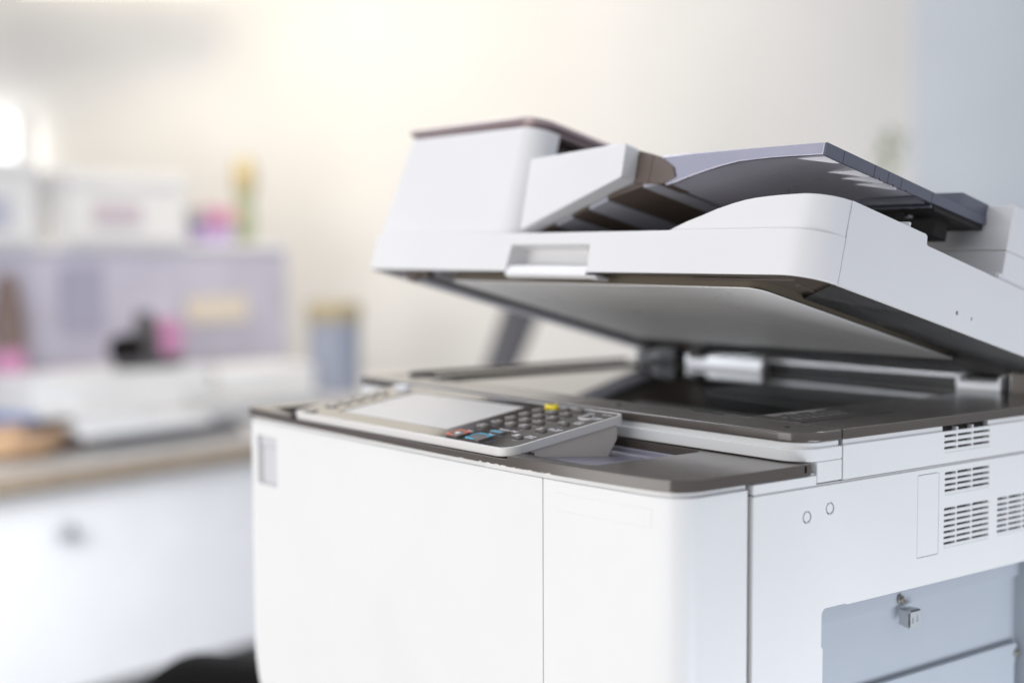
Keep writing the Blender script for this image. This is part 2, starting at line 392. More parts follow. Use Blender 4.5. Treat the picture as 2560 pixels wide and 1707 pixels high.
prism(b, [(-.0285,-.1450),(-.0188,-.1450),(-.0188,-.1462),(-.0285,-.1462)], 'y', .1425, .1560)
c = B(); prism(c, rr(.1458, -.1545, .1474, -.1500, .0007), 'x', -.03, 0); prism(c, rr(.1510, -.1540, .1528, -.1490, .0008), 'x', -.03, 0)
part('metal_bracket', b, M['metal'], copier, bevel=.0002, seg=1, cut=c)
def screw(y, z, x, r=.0034):
    b = B(); prism(b, ell(y, z, r, r), 'x', x-.0005, x+.0008); prism(b, ell(y, z, r*.62, r*.62), 'x', x, x+.0030)
    c = B(); box(c, x+.0022, y-.0003, z-.0018, x+.01, y+.0003, z+.0018); box(c, x+.0022, y-.0018, z-.0003, x+.01, y+.0018, z+.0003)
    part('screw', b, M['screw'], copier, bevel=.0003, cut=c, use_self=True)
screw(.1432, -.1378, -.0272); screw(.2930, -.2050, -.0264)

# ---------------------------------------------------------------- control panel
AL = math.atan(.148)
PO = Vector((-.158, -.1225, -.0172))
def rimline(x0, d0, x1, d1, r): return rr(x0, d0, x1, d1, r, 9)
b = B(); prism(b, rimline(-.308, .0008, -.0023, .1140, (.012, .013, .008, .012)), 'z', -.0062, 0)
c = B(); prism(c, rimline(-.3058, .0034, -.0048, .1122, (.010, .0105, .006, .010)), 'z', -.0008, .01)
prism(c, rr(-.2640, .0185, -.1010, .1035, .002), 'z', -.0045, .01)
panel = part('control_panel', b, M['rim'], copier, bevel=.0007, seg=3, cut=c)
panel.location = PO - copier.location; panel.rotation_euler = (AL, 0, 0)
b = B(); prism(b, rimline(-.3056, .0036, -.0050, .1120, (.010, .0105, .006, .010)), 'z', -.0012, -.0003)
c = B(); prism(c, rr(-.2625, .0200, -.1022, .1020, .0012), 'z', -.01, .01)
prism(c, rr(-.0932, .0050, -.0930, .112, 0), 'z', -.00045, .01)
face = part('panel_face', b, M['darkg'], panel, bevel=.0003, cut=c)
b = B(); prism(b, rr(-.2630, .0195, -.1018, .1025, .001), 'z', -.0043, -.0032); part('touch_screen', b, M['lcd'], panel)
b = B(); prism(b, rr(-.2628, .0197, -.1020, .1023, .001), 'z', -.0044, -.0006)
c = B(); prism(c, rr(-.2595, .0228, -.1052, .0990, .001), 'z', -.02, .01)
part('screen_bezel', b, M['dark'], panel, cut=c, bevel=.0003)
def key(x, y, a=.0062, bb=.0040, h=.0014, txt=None, mt='key', ts=.0052, ring=None, sq=False, deep=False):
    b = B(); n = 28
    prof = [(1.0, -.0006), (1.0, h*.55), (.93, h*.85), (.75, h*.98), (.4, h*1.0)]
    rings = []
    for s, z in prof:
        L = []
        for i in range(n):
            t = 2*PI*i/n; cx, cy = math.cos(t), math.sin(t)
            if sq: p = 4.5; k = (abs(cx)**p+abs(cy)**p)**(-1/p); cx, cy = cx*k, cy*k
            L.append(b.verts.new((x+a*s*cx, y+bb*s*cy, z)))
        rings.append(L)
    for r0, r1 in zip(rings, rings[1:]):
        for i in range(n): b.faces.new((r0[i], r0[(i+1) % n], r1[(i+1) % n], r1[i]))
    b.faces.new(rings[0]); b.faces.new(rings[-1])
    if txt: text_bm(b, txt, ts, x, y, h*1.02, 0, 1)
    return part('key', b, [M[mt], M['legend']], panel, angle=60)
XA = [-.0806, -.0637, -.0471]; YB = [.0933, .0800, .0665, .0530]
for r, row in enumerate(('123', '456', '789', '*0#')):
    for q, ch in enumerate(row): key(XA[q], YB[r], txt=ch)
key(-.0811, .0397, txt='C')
# round yellow reset key
key(-.0785, .1052, a=.0072, bb=.0042, h=.0026, mt='yellow')
b = B(); prism(b, ell(-.0785, .1052, .0030, .0017), 'z', .0024, .0027); part('key_inlay', b, M['key'], panel)
key(-.0632, .1055, a=.0060, bb=.0034, txt='//', ts=.0046); key(-.0474, .1062, a=.0062, bb=.0034, txt='?', ts=.0046)
key(-.0228, .0926, a=.0062, bb=.0040, h=.0018, txt='O', ts=.0060, mt='dark')
b = B(); prism(b, ell(-.0228, .0926, .0074, .0049), 'z', -.0004, .0008); c = B(); prism(c, ell(-.0228, .0926, .0064, .0041), 'z', -.01, .01); part('key_ring', b, M['rim'], panel, cut=c, bevel=.0002)
for (x, y, t) in ((-.0246, .0722, 'o'), (-.0249, .0506, '%'), (-.0262, .0297, '@')): key(x, y, a=.0058, bb=.0033, txt=t, ts=.0050)
# function keys down the left edge
for y in (.0303, .0437, .0568, .0700, .0825): key(-.2883, y, a=.0070, bb=.0036, h=.0010, mt='darkg', sq=True)
key(-.2880, .0095, a=.0062, bb=.0042, h=.0008, mt='dark', sq=True)
key(-.2875, .1030, a=.0112, bb=.0050, h=.0026, mt='hinge')
# stop and start keys with coloured outlines
def bracket(x0, y0, x1, y1, w, m, gap=.35, txt=None):
    b = B(); prism(b, rr(x0, y0, x1, y1, .0022), 'z', -.0005, .0013, 0)
    part('key', b, M['key'], panel, bevel=.0003)
    b = B(); prism(b, rr(x0, y0, x1, y1, .0022), 'z', .0012, .0016, 0)
    c = B(); prism(c, rr(x0+w, y0+w, x1-w, y1-w, .0015), 'z', -.01, .01); c2 = B(); box(c2, x1-(x1-x0)*gap, y0-.001, -.01, x1+.01, (y0+y1)/2+.001, .01)
    part('key_outline', b, m, panel, cut=[c, c2])
bracket(-.0850, .0070, -.0700, .0210, .0013, M['orange'])
bracket(-.0602, .0065, -.0425, .0212, .0012, M['cyan'])
b = B(); prism(b, rr(-.0592, .0300, -.0457, .0313, .0005), 'z', .0006, .0012); part('key_outline', b, M['cyan'], panel)
b = B(); prism(b, rr(-.0600, .0290, -.0450, .0350, .002), 'z', -.0005, .0008); part('key', b, M['key'], panel, bevel=.0003)
b = B(); prism(b, ell(-.0775, .0135, .0024, .0020), 'z', .0012, .0017); part('key_inlay', b, M['legend'], panel)
b = B()
for (s, x, y, z) in (('Stop', -.0790, .0262, .0040), ('Start', -.0530, .0262, .0042), ('Sample Copy', -.0500, .0404, .0042), ('Simple\nScreen', -.0165, .0340, .0036), ('User Tools\nCounter', -.0165, .0566, .0034), ('Check\nStatus', -.0155, .0785, .0036), ('Energy\nSaver', -.0125, .0945, .0036), ('Login', -.0300, .1045, .0036), ('Interrupt', -.0140, .1060, .0030)):
    text_bm(b, s, z, x, y, -.0003, 0, 0, h=.00015)
part('panel_lettering', b, M['legend'], panel)
# body of the panel, tapering into the well
b = B(); prism(b, [(-.1175,-.0215),(-.0162,-.0070),(-.0162,-.0190),(-.0270,-.0341),(-.0450,-.0414),(-.1060,-.0414),(-.1068,-.0225)], 'x', -.4590, -.1625)
part('panel_body', b, M['wedge'], copier, bevel=.0022, seg=4)

# ---------------------------------------------------------------- lid (document feeder), hinged at the back; local y points to the hinge
TH = math.radians(14.7887)
def V(v): return -v
def lprism(bm, pts, ax, lo, hi, mi=0):
    """pts in (x, v) for 'w', (v, w) for 'x', (x, w) for 'v'"""
    if ax == 'w': return prism(bm, [(p[0], -p[1]) for p in pts], 'z', lo, hi, mi)
    if ax == 'x': return prism(bm, [(-p[0], p[1]) for p in pts], 'x', lo, hi, mi)
    return prism(bm, pts, 'y', -lo, -hi, mi)
def lbox(bm, x0, v0, w0, x1, v1, w1, mi=0): return lprism(bm, [(x0,v0),(x1,v0),(x1,v1),(x0,v1)], 'w', w0, w1, mi)
def lrr(x0, v0, x1, v1, r, n=10): # radii order: (x0 v1), (x1 v1), (x1 v0), (x0 v0): front is v1
    return [(p[0], -p[1]) for p in rr(x0, -v1, x1, -v0, r, n)]
b = B()
out = lrr(-.5445, -.02, 0, .4061, (.006, .027, 0, 0), 14)
lprism(b, out, 'w', 0, .0325)
cut = B()
lprism(cut, lrr(-.5428, .0, -.0036, .4044, (.005, .0255, 0, 0), 14), 'w', -.01, .0040)     # hollow below
cut2 = B(); lprism(cut2, [(-.0032,-.05),(.02,-.05),(.02,.3781),(-.0032,.3781)], 'w', -.02, .06)          # side cover sits here
cut3 = B(); lprism(cut3, [(-.3266,.0225),(-.2280,.0225),(-.2265,.0205),(-.2240,-.01),(-.3300,-.01)], 'v', .3864, .43)   # hand grip
lid = part('document_feeder_lid', b, M['white2'], copier, bevel=.0011, seg=3, cut=[cut, cut2, cut3], blim=40)
lid.location = Vector((0, .3995, 0)) - copier.location; lid.rotation_euler = (-TH, 0, 0)
# scooped lip of the hand grip
b = B(); lprism(b, [(.3860,.0100),(.3970,.0085),(.4040,.0050),(.4062,-.0028),(.4020,-.0050),(.3860,-.0005)], 'x', -.3290, -.2255)
lprism(b, [(.3905,-.0010),(.4020,-.0012),(.4060,-.0030),(.4020,-.0050),(.3900,-.0035)], 'x', -.2260, -.2140)
part('grip_lip', b, M['white2'], lid, bevel=.0010, seg=3)
b = B(); lbox(b, -.3280, .3845, .004, -.2260, .3865, .026); part('grip_back', b, M['white2'], lid)
# side cover: full right flank with the stepped top edge and two small holes
ST = [(.3779,0),(-.02,0),(-.02,.0478),(.160,.0480),(.290,.0502),(.2915,.0512),(.2925,.0566),(.2945,.0576),(.3779,.0582)]
b = B(); lprism(b, ST, 'x', -.0030, 0)
c = B(); lprism(c, [(.2416,.0110),(.2444,.0110),(.2444,.0140),(.2416,.0140)], 'x', -.0021, .01); prism(c, [(-p[0], p[1]) for p in ell(.2244, .0124, .0009, .0015, 14)], 'x', -.0021, .01)
part('side_cover', b, M['white2'], lid, bevel=.0006, seg=3, cut=c)
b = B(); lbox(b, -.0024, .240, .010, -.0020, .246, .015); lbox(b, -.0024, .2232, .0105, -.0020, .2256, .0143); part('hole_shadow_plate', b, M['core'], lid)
# raised wall with the swept front hump
def wall():
    b = B(); path = []
    hump = [(-.1480,.0310),(-.1403,.0345),(-.1270,.0395),(-.1138,.0434),(-.0990,.0482),(-.0845,.0518),(-.0735,.0540),(-.0627,.0553),(-.0520,.0560),(-.0413,.0565),(-.0300,.0567)]
    ins = .0028; R = .025
    for x, h in hump: path.append((x, .4061-ins, h, (0, 1)))
    cx, cv = -ins*.25-R, .4061-ins-R
    for i in range(0, 11):
        a = PI/2*(1-i/10); path.append((cx+R*math.cos(a), cv+R*math.sin(a), .0568+.0012*i/10, (math.cos(a), math.sin(a))))
    path.append((-ins*.25, .3785, .0582, (1, 0)))
    th = .0026; rows = []
    for x, v, h, n in path:
        xi, vi = x-n[0]*th, v-n[1]*th
        rows.append([b.verts.new((x, -v, .0320)), b.verts.new((x, -v, h)), b.verts.new((xi, -vi, h)), b.verts.new((xi, -vi, .0320))])
    for a, c2 in zip(rows, rows[1:]):
        for i in range(4): b.faces.new((a[i], a[(i+1) % 4], c2[(i+1) % 4], c2[i]))
    b.faces.new(rows[0]); b.faces.new(rows[-1])
    return part('tray_wall', b, M['white2'], lid, bevel=.0006, seg=2, blim=50, angle=50)
wall()
b = B()
lprism(b, [(-.050,.0480),(-.0032,.0480),(-.0032,.0622),(-.050,.0622)], 'v', .3085, .3112)
part('tray_stop', b, M['white2'], lid, bevel=.0006)
b = B(); lprism(b, [(-.050,.0400),(-.0035,.0400),(-.0035,.0545),(-.050,.0545)], 'v', .1950, .1975); lprism(b, [(-.0060,.040),(-.0035,.040),(-.0035,.0545),(-.0060,.0545)], 'v', .02, .197)
part('tray_stop', b, M['white2'], lid, bevel=.0006)
# dark underside frame and white platen pad
b = B(); lprism(b, lrr(-.5424, .002, -.0048, .4040, (.005, .0250, 0, 0), 14), 'w', .0016, .0045)
c = B(); lprism(c, lrr(-.4500, .130, -.0500, .3905, .006), 'w', -.01, .0030)
part('lid_frame', b, M['frame'], lid, bevel=.0006, cut=c)
b = B(); lprism(b, lrr(-.4360, .1440, -.0650, .3845, (.008, .014, .002, .002)), 'w', -.0050, -.0042, 0); lprism(b, lrr(-.4350, .1450, -.0665, .3832, (.008, .013, .002, .002)), 'w', -.0042, .0034, 1)
part('platen_pad', b, [M['pad'], M['padside']], lid, bevel=.0003)
b = B(); lprism(b, lrr(-.5330, .060, -.5000, .375, .003), 'w', -.0018, .0020); part('sheet_feed_window', b, M['strip'], lid, bevel=.0006)
b = B(); lbox(b, -.500, .384, -.0050, -.478, .392, .002); lbox(b, -.474, .386, -.0035, -.462, .393, .002); lprism(b, lrr(-.495, .385, -.486, .3925, .003), 'w', -.0075, .0); part('lid_catch', b, M['brown'], lid, bevel=.0008)
b = B(); lprism(b, lrr(-.044, .05, -.0400, .370, .001), 'w', .0008, .0018); lbox(b, -.130, .386, .0004, -.030, .3872, .0018); part('frame_rib', b, M['frame'], lid, bevel=.0003)

# feeder housing on the left
def tapered(bm, xb0, xb1, xt0, xt1, v0, v1, w0, w1, r, vt=None):
    vt = v1 if vt is None else vt
    lo = lrr(xb0, v0, xb1, v1, r, 8); hi = lrr(xt0, v0, xt1, vt, r, 8)
    a = [bm.verts.new((p[0], -p[1], w0)) for p in lo]; c = [bm.verts.new((p[0], -p[1], w1)) for p in hi]; n = len(a)
    bm.faces.new(a); bm.faces.new(c)
    for i in range(n): bm.faces.new((a[i], a[(i+1) % n], c[(i+1) % n], c[i]))
b = B(); tapered(b, -.5470, -.3345, -.5265, -.3345, .3720, .4010, .0320, .1290, (.006, .020, .001, 0), .4005)
part('feeder_front_cover', b, M['white2'], lid, bevel=.0014, seg=3, blim=30)
b = B(); tapered(b, -.5450, -.3600, -.5255, -.3600, .01, .3722, .0320, .1275, 0); part('feeder_body', b, M['brown'], lid, bevel=.001)
b = B(); lprism(b, lrr(-.5300, .01, -.3340, .4015, (.004, .024, .004, .004), 10), 'w', .1333, .1382); lprism(b, lrr(-.5270, .02, -.3400, .3980, (.004, .022, .004, .004), 10), 'w', .1292, .1334)
part('feeder_top_cover', b, M['cap'], lid, bevel=.0009, seg=3)
b = B(); lprism(b, [(-.362,.098),(-.215,.110),(-.215,.1255),(-.362,.1180)], 'v', .285, .300); part('sheet_guide_block', b, M['strip'], lid, bevel=.0015)
b = B(); lprism(b, [(-.3290,.0975),(-.3265,.0985),(-.2140,.1052),(-.2115,.1035),(-.2098,.0785),(-.2110,.0772),(-.3225,.0370),(-.3245,.0378)], 'v', .3875, .4025)
part('feeder_side_arm', b, M['white2'], lid, bevel=.0020, seg=4, blim=25)
b = B(); lprism(b, [(-.2118,.0770),(-.2118,.1032),(-.1970,.0998),(-.1850,.0965),(-.1700,.0880),(-.1660,.0800),(-.1780,.0748),(-.2000,.0760)], 'v', .3600, .3876)
c = B(); lbox(c, -.1942, .3868, .02, -.1937, .40, .2)
part('tray_pivot', b, M['brown'], lid, bevel=.0010, seg=3, cut=c)
# input tray
TOP = .0979
skin = [(-.1860,.0975),(-.1500,.0978),(-.0270,.0979),(-.0270,.0945),(-.0800,.0940),(-.1100,.0905),(-.1300,.0855),(-.1450,.0815),(-.1620,.0782),(-.1780,.0755)]
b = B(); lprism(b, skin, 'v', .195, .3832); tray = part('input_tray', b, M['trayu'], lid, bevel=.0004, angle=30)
edge = [(-.1870,.0958),(-.1830,.0975),(-.1500,.0981),(-.0300,.0982),(-.0262,.0977),(-.0262,.0893),(-.0550,.0897),(-.0750,.0897),(-.0908,.0892),(-.1040,.0887),(-.1224,.0860),(-.1380,.0828),(-.1520,.0795),(-.1659,.0757),(-.1760,.0738),(-.1820,.0800)]
b = B(); lprism(b, edge, 'v', .3836, .3862); part('tray_front_edge', b, M['tray'], lid, bevel=.0007, seg=3)
b = B(); lprism(b, [(.3855,.0981),(.3858,.0890),(.375,.0888),(.268,.0905),(.200,.0920),(.192,.0925),(.192,.0985),(.268,.0985)], 'x', -.0266, -.0246)
c = B()
for v in (.3665, .3315, .3155, .3000, .2620): lbox(c, -.0250, v-.0003, .05, -.02, v+.0003, .2)
for v in (.325, .309, .2935): prism(c, [(-v-.0028,.085),(-v+.0028,.085),(-v+.0018,.0900),(-v-.0005,.0910)], 'x', -.03, -.02)
part('tray_end_edge', b, M['traye'], lid, bevel=.0003, seg=2, cut=c)
for v in (.3668, .3330, .3172, .3015):
    b = B(); lprism(b, [(-.066,.0943),(-.0268,.0944),(-.0268,.0888),(-.0300,.0888)], 'v', v, v+.0014); part('tray_rib', b, M['fin'], lid, bevel=.0003)
for v, h in ((.268, .0885), (.258, .0880)):
    b = B(); lbox(b, -.18, v-.003, h, -.028, v, .094); part('tray_cross_rib', b, M['traye'], lid, bevel=.0006)
b = B(); lprism(b, [(.255,.0900),(.252,.0870),(.19,.0885),(.19,.0940),(.255,.0940)], 'x', -.30, -.0275)
lprism(b, lrr(-.064,.214,-.040,.232,.003), 'w', .0735, .090); lprism(b, lrr(-.062,.244,-.056,.250,.002), 'w', .085, .088)
part('tray_rear_block', b, M['core'], lid, bevel=.0006)
b = B(); lprism(b, lrr(-.0610,.2400,-.0550,.2440,.001), 'w', .0855, .0868); part('paper_sensor', b, M['fin'], lid)
b = B(); lprism(b, [(-.110,.0975),(-.0262,.0975),(-.0262,.1095),(-.110,.1105)], 'v', .130, .2240); c = B(); lbox(c, -.2, .16, .1085, 0, .205, .2)
part('paper_fence', b, M['traye'], lid, bevel=.0008)
# sheet exit below the tray: slanting guide with alternating strips, those turned to the light painted lighter
G = [(-.1481,.0830),(-.1838,.0770),(-.2017,.0750),(-.2411,.0655),(-.2609,.0585),(-.2810,.0513),(-.2992,.0450),(-.3450,.0310)]
def slab(i0, i1, off=0, v0=.03, v1=.3850):
    b = B(); (x0, w0), (x1, w1) = G[i0], G[i1]; dx, dw = x1-x0, w1-w0; L = math.hypot(dx, dw); nx, nw = -dw/L, dx/L   # points down-right
    if nw > 0: nx, nw = -nx, -nw
    p = [(x0+nx*off, w0+nw*off), (x1+nx*off, w1+nw*off), (x1-nx*.004, w1-nw*.004), (x0-nx*.004, w0-nw*.004)]
    lprism(b, p, 'v', v0, v1); return b
b = slab(0, 1)
for k in range(3):
    t = .18+.30*k; x = G[0][0]+(G[1][0]-G[0][0])*t; w = G[0][1]+(G[1][1]-G[0][1])*t
    lprism(b, [(x, w+.002), (x-.0045, w+.001), (x-.0045, w-.0022), (x-.001, w-.0012)], 'v', .04, .3834)
part('exit_roller_ribs', b, M['brown'], lid)
part('exit_guide', slab(2, 3, .0004), M['brown'], lid); part('exit_guide', slab(4, 5, .0002), M['brown'], lid); part('exit_guide', slab(6, 7, .0002), M['brown'], lid)
part('guide_strip', slab(1, 2, .0016), M['strip'], lid); part('guide_strip', slab(3, 4, .0016), M['strip'], lid); part('guide_strip', slab(5, 6, .0010), M['strip'], lid)
b = B(); lbox(b, -.3450, .02, .0322, -.004, .385, .0330); part('exit_floor', b, M['frame'], lid)
# rear housing behind the trays
b = B(); lbox(b, -.300, .0, .0330, -.0036, .190, .0727); lbox(b, -.300, .0, .0733, -.0036, .190, .1085); lbox(b, -.299, .001, .0720, -.0046, .1885, .0740)
part('rear_housing', b, M['white2'], lid, bevel=.0007, seg=2)

# ================================================================ THE OFFICE BEHIND
def room(name, bm, m, **k):
    o = part(name, bm, m, **k); o['kind'] = 'structure'; return o
BM = dict(
 wall=mat('wall_paint', (.80,.79,.77), .85, var=.03, vscale=1.5), floor=mat('floor_carpet', (.42,.42,.43), .9, var=.1, vscale=30),
 top=mat('desk_laminate', (.62,.60,.57), .35, var=.05), edge=mat('desk_wood_edge', (.30,.235,.17), .45, var=.15, vscale=30),
 panel=mat('desk_panel_white', (.82,.83,.84), .5, var=.02), lilac=mat('lilac_fabric', (.56,.54,.63), .9, var=.08, vscale=9),
 paper=mat('paper_white', (.82,.82,.82), .7), cream=mat('cream_card', (.76,.68,.56), .7), pink=mat('magenta_card', (.62,.28,.46), .5),
 violet=mat('violet_card', (.55,.44,.74), .5), red=mat('pink_red', (.74,.45,.48), .5), olive=mat('olive_glass', (.50,.42,.24), .3), green=mat('leaf_green', (.38,.44,.28), .6, var=.3, vscale=40),
 black=mat('black_plastic', (.006,.005,.005), .7, spec=.15), greyd=mat('dark_grey', (.10,.095,.10), .5), grey=mat('mid_grey', (.42,.43,.45), .5),
 blue=mat('blue_folder', (.28,.36,.60), .5), wood=mat('orange_wood', (.42,.27,.16), .4, var=.2, vscale=25), brownd=mat('dark_brown', (.20,.14,.12), .45),
 steel=mat('bin_bluegrey', (.30,.33,.42), .4), tan=mat('tan_lid', (.42,.36,.24), .6), beige=mat('beige_cupboard', (.82,.79,.73), .6, var=.03),
 pblue=mat('pale_blue_paint', (.66,.71,.77), .8, var=.03, vscale=1.5),
 glow=mat('window_glow', (.9,.9,.9), .5, emit=(.95,.98,1.0), estr=1.6), lampg=mat('lamp_diffuser', (.9,.9,.9), .5, emit=(1,.97,.92), estr=2.2),
)
# floor and the two walls of the room corner
b = B(); box(b, -12, -9, -1.23, 9, 14, -1.20); room('floor', b, BM['floor'])
def wallseg(name, p0, p1, z0, z1, th, m):
    b = B(); d = (p1-p0); L = d.length; d.normalize(); n = Vector((-d.y, d.x, 0))
    q = [p0, p1, p1+n*th, p0+n*th]; prism(b, [(v.x, v.y) for v in q], 'z', z0, z1)
    o = part(name, b, m); o['kind'] = 'structure'; return o
RO = Vector((.602, -.707, 0)); FH = Vector((-.7905, .6124, 0)); RH = Vector((.6124, .7905, 0))   # room axes: FH towards the back wall
WP = lambda r, d: RO + FH*d + RH*r
w = wallseg('back_wall', WP(-8.5, 8.3), WP(2.02, 7.1), -1.2, 3.2, .1, BM['wall'])
w2 = wallseg('side_wall', WP(2.023, 7.1), WP(7.0, 5.3), -1.2, 3.2, .1, BM['pblue'])

# frame of the desk: u along its front edge, w away from the viewer
DO = Vector((-3.118, .805, 0)); DS = 1.8; DA = math.radians(-12.5)
def dk(name, label, cat, u, w, z, group=None, rot=0):
    U = Vector((math.sin(DA), math.cos(DA), 0)); Wv = Vector((-math.cos(DA), math.sin(DA), 0))
    o = thing(name, label, cat, DO+(U*u+Wv*w)*DS+Vector((0, 0, -.456+(z+.20)*DS)), group, math.atan2(U.y, U.x)+rot)
    o.scale = (DS,)*3; return o
def sub(name, bm, m, par, **k):
    o = part(name, bm, m, **k); o.parent = par; return o
# local x = along desk (u), local y = away from viewer (w)
t = dk('desk', 'long white office desk with a brown wooden front edge', 'desk', .3, 0, -.20)
t.location.z = -1.20
b = B(); box(b, -1.6, .006, .3913, 1.1, .80, .4133); sub('desktop', b, BM['top'], t, bevel=.002)
b = B(); box(b, -1.6, -.012, .3853, 1.1, .0055, .4138); sub('front_edge', b, BM['edge'], t, bevel=.006, seg=3)
for x0, x1 in ((-1.55, -.60), (-.598, .25), (.252, 1.03)):
    b = B(); box(b, x0, .03, .06, x1, .05, .381); f = sub('drawer_front', b, BM['panel'], t, bevel=.004)
    xk = -.402 if x0 == -.598 else (x0+x1)/2
    b = B(); lathe(b, [(.004, 0), (.004, .012), (.014, .014), (.016, .022), (.010, .026)]); bmesh.ops.rotate(b, verts=b.verts[:], cent=(0,0,0), matrix=Matrix.Rotation(PI/2, 3, 'X')); bmesh.ops.translate(b, verts=b.verts[:], vec=(xk, .03, .316)); sub('knob', b, BM['grey'], f)
for x in (1.04, -1.59):
    b = B(); box(b, x, .06, 0, x+.05, .78, .383); sub('desk_leg', b, BM['panel'], t)
# office chair standing in front of the desk: only the top of its black back shows
t = thing('office_chair', 'black office chair standing between the photocopier and the desk', 'chair', (-1.13, .17, -1.20), rotz=math.radians(38))
b = B(); prism(b, rr(-.23, -.46, .23, -.02, .08), 'z', .42, .48); sub('seat', b, BM['black'], t, bevel=.02, seg=4)
b = B(); prism(b, rr(-.19, .46, .19, .747, (.03, .03, .10, .10)), 'y', .0, .07); sub('backrest', b, BM['black'], t, bevel=.02, seg=4)
b = B(); prism(b, [(.02,.40),(.10,.44),(.10,.60),(.08,.60),(.07,.46),(.02,.43)], 'x', -.03, .03); sub('back_bracket', b, BM['black'], t)
b = B(); lathe(b, [(.025, .06), (.025, .43)], 0, -.22); sub('gas_column', b, BM['greyd'], t)
for k in range(5):
    b = B(); prism(b, [(0,-.02),(.28,-.012),(.28,.012),(0,.02)], 'z', .05, .08); bmesh.ops.rotate(b, verts=b.verts[:], cent=(0,0,0), matrix=Matrix.Rotation(k*2*PI/5, 3, 'Z')); bmesh.ops.translate(b, verts=b.verts[:], vec=(0,-.22,0)); lg = sub('leg', b, BM['greyd'], t)
    b = B(); lathe(b, [(.02, 0), (.026, .015), (.026, .035), (.02, .05)], .27*math.cos(k*2*PI/5), .27*math.sin(k*2*PI/5)-.22, 14); sub('castor', b, BM['black'], lg)
# partition
t = dk('desk_partition', 'lilac fabric desk divider standing along the back of the desk', 'partition', .25, .75, -.20)
b = B(); box(b, -1.2, 0, 0, .74, .03, .325); sub('fabric_panel', b, BM['lilac'], t, bevel=.004)
b = B(); box(b, -1.205, -.006, .325, .745, .10, .342); sub('top_rail', b, BM['paper'], t, bevel=.003)
t2 = dk('note_card', 'cream note card pinned on the lilac divider', 'card', .775, .744, -.01); b = B(); box(b, -.085, 0, -.030, .085, .003, .030); o = sub('card_sheet', b, BM['cream'], t2)
t2 = dk('pinned_sheet', 'grey violet sheet pinned on the lilac divider near its left end', 'paper', .42, .744, .03); b = B(); box(b, -.05, 0, -.07, .05, .002, .06); sub('sheet', b, mat('violet_sheet', (.40,.39,.50), .8), t2)
# things on the partition rail
def pbox(name, label, cat, u, w, z, sx, sy, sz, m, parts=None, rot=0, group=None, bev=.004):
    t = dk(name, label, cat, u, w, z, group, rot); b = B(); box(b, -sx/2, -sy/2, 0, sx/2, sy/2, sz); sub('body', b, m, t, bevel=bev, seg=2); return t
t = pbox('storage_box', 'large white storage box on the shelf above the lilac divider', 'box', .53, .81, .142, .30, .16, .145, BM['paper'], group='white storage boxes on the divider shelf'); b = B(); box(b, -.155, -.085, .12, .155, .085, .15); sub('lid', b, BM['paper'], t, bevel=.003)
b = B(); box(b, -.09, -.0835, .035, .03, -.0815, .085); sub('label_panel', b, mat('rose_grey_label', (.62,.55,.60), .7), t)
t = pbox('storage_box', 'white storage box at the far left of the divider shelf', 'box', .20, .81, .142, .22, .16, .16, BM['paper'], group='white storage boxes on the divider shelf'); b = B(); box(b, -.115, -.085, .14, .115, .085, .165); sub('lid', b, BM['paper'], t, bevel=.003)
b = B(); box(b, -.06, -.0835, .03, .05, -.0815, .09); sub('label_panel', b, mat('blue_grey_label', (.55,.56,.66), .7), t)
t = pbox('gift_box', 'pink and violet box on the divider rail beside the olive bottle', 'box', .80, .80, .142, .085, .06, .045, BM['violet']); b = B(); box(b, -.030, -.034, .045, .060, .034, .085); sub('lid', b, BM['red'], t, bevel=.003); b = B(); box(b, -.065, -.030, .045, -.031, .030, .080); sub('tab', b, BM['grey'], t, bevel=.003); b = B(); box(b, -.031, -.036, .030, .010, -.032, .080); sub('ribbon', b, BM['pink'], t)
t = dk('bottle', 'slim olive bottle standing at the right end of the divider rail', 'bottle', .905, .80, .142); b = B(); lathe(b, [(.020,0),(.022,.01),(.022,.08),(.020,.10),(.026,.13),(.030,.155),(.026,.185),(.014,.20)]); sub('body', b, BM['green'], t); b = B(); lathe(b, [(.028,.125),(.031,.155),(.027,.186),(.015,.202)]); sub('cap', b, BM['olive'], t)
# things on the desk
t = dk('tape_dispenser', 'dark tape dispenser with a magenta wheel on a white paper stack', 'dispenser', .452, .56, -.114)
b = B(); prism(b, rr(-.075, -.03, .075, .03, .02), 'z', 0, .022); sub('base', b, BM['greyd'], t, bevel=.004)
b = B(); prism(b, [(-.07,.02),(.01,.02),(.02,.075),(.0,.115),(-.02,.118),(-.03,.075),(-.07,.055)], 'y', -.018, .018); sub('arm', b, BM['greyd'], t, bevel=.008, seg=3)
b = B(); prism(b, ell(.045, .060, .034, .040), 'y', -.014, .014); sub('wheel', b, BM['pink'], t, bevel=.003)
b = B(); prism(b, ell(-.055, .040, .030, .030), 'y', -.022, .022); sub('roll', b, BM['black'], t, bevel=.003)
t = dk('cylinder_holder', 'blue grey cylindrical holder with a tan rim beside the divider end', 'holder', .93, .52, -.20)
b = B(); lathe(b, [(.056,0),(.058,.02),(.058,.160)]); sub('body', b, BM['steel'], t); b = B(); lathe(b, [(.057,.160),(.062,.163),(.062,.200),(.05,.208)]); sub('rim', b, BM['tan'], t)
t = pbox('paper_stack', 'wide white paper stack under the tape dispenser', 'paper', .37, .60, -.20, .42, .16, .085, BM['paper'], group='white paper stacks on the desk', rot=.03)
t = pbox('paper_stack', 'white paper stack between the tape dispenser and the cylindrical holder', 'paper', .74, .60, -.20, .26, .16, .070, BM['paper'], group='white paper stacks on the desk', rot=-.05)
t = pbox('keyboard', 'flat grey keyboard lying near the front of the desk', 'keyboard', .17, .16, -.20, .30, .12, .016, BM['greyd'], rot=.05)
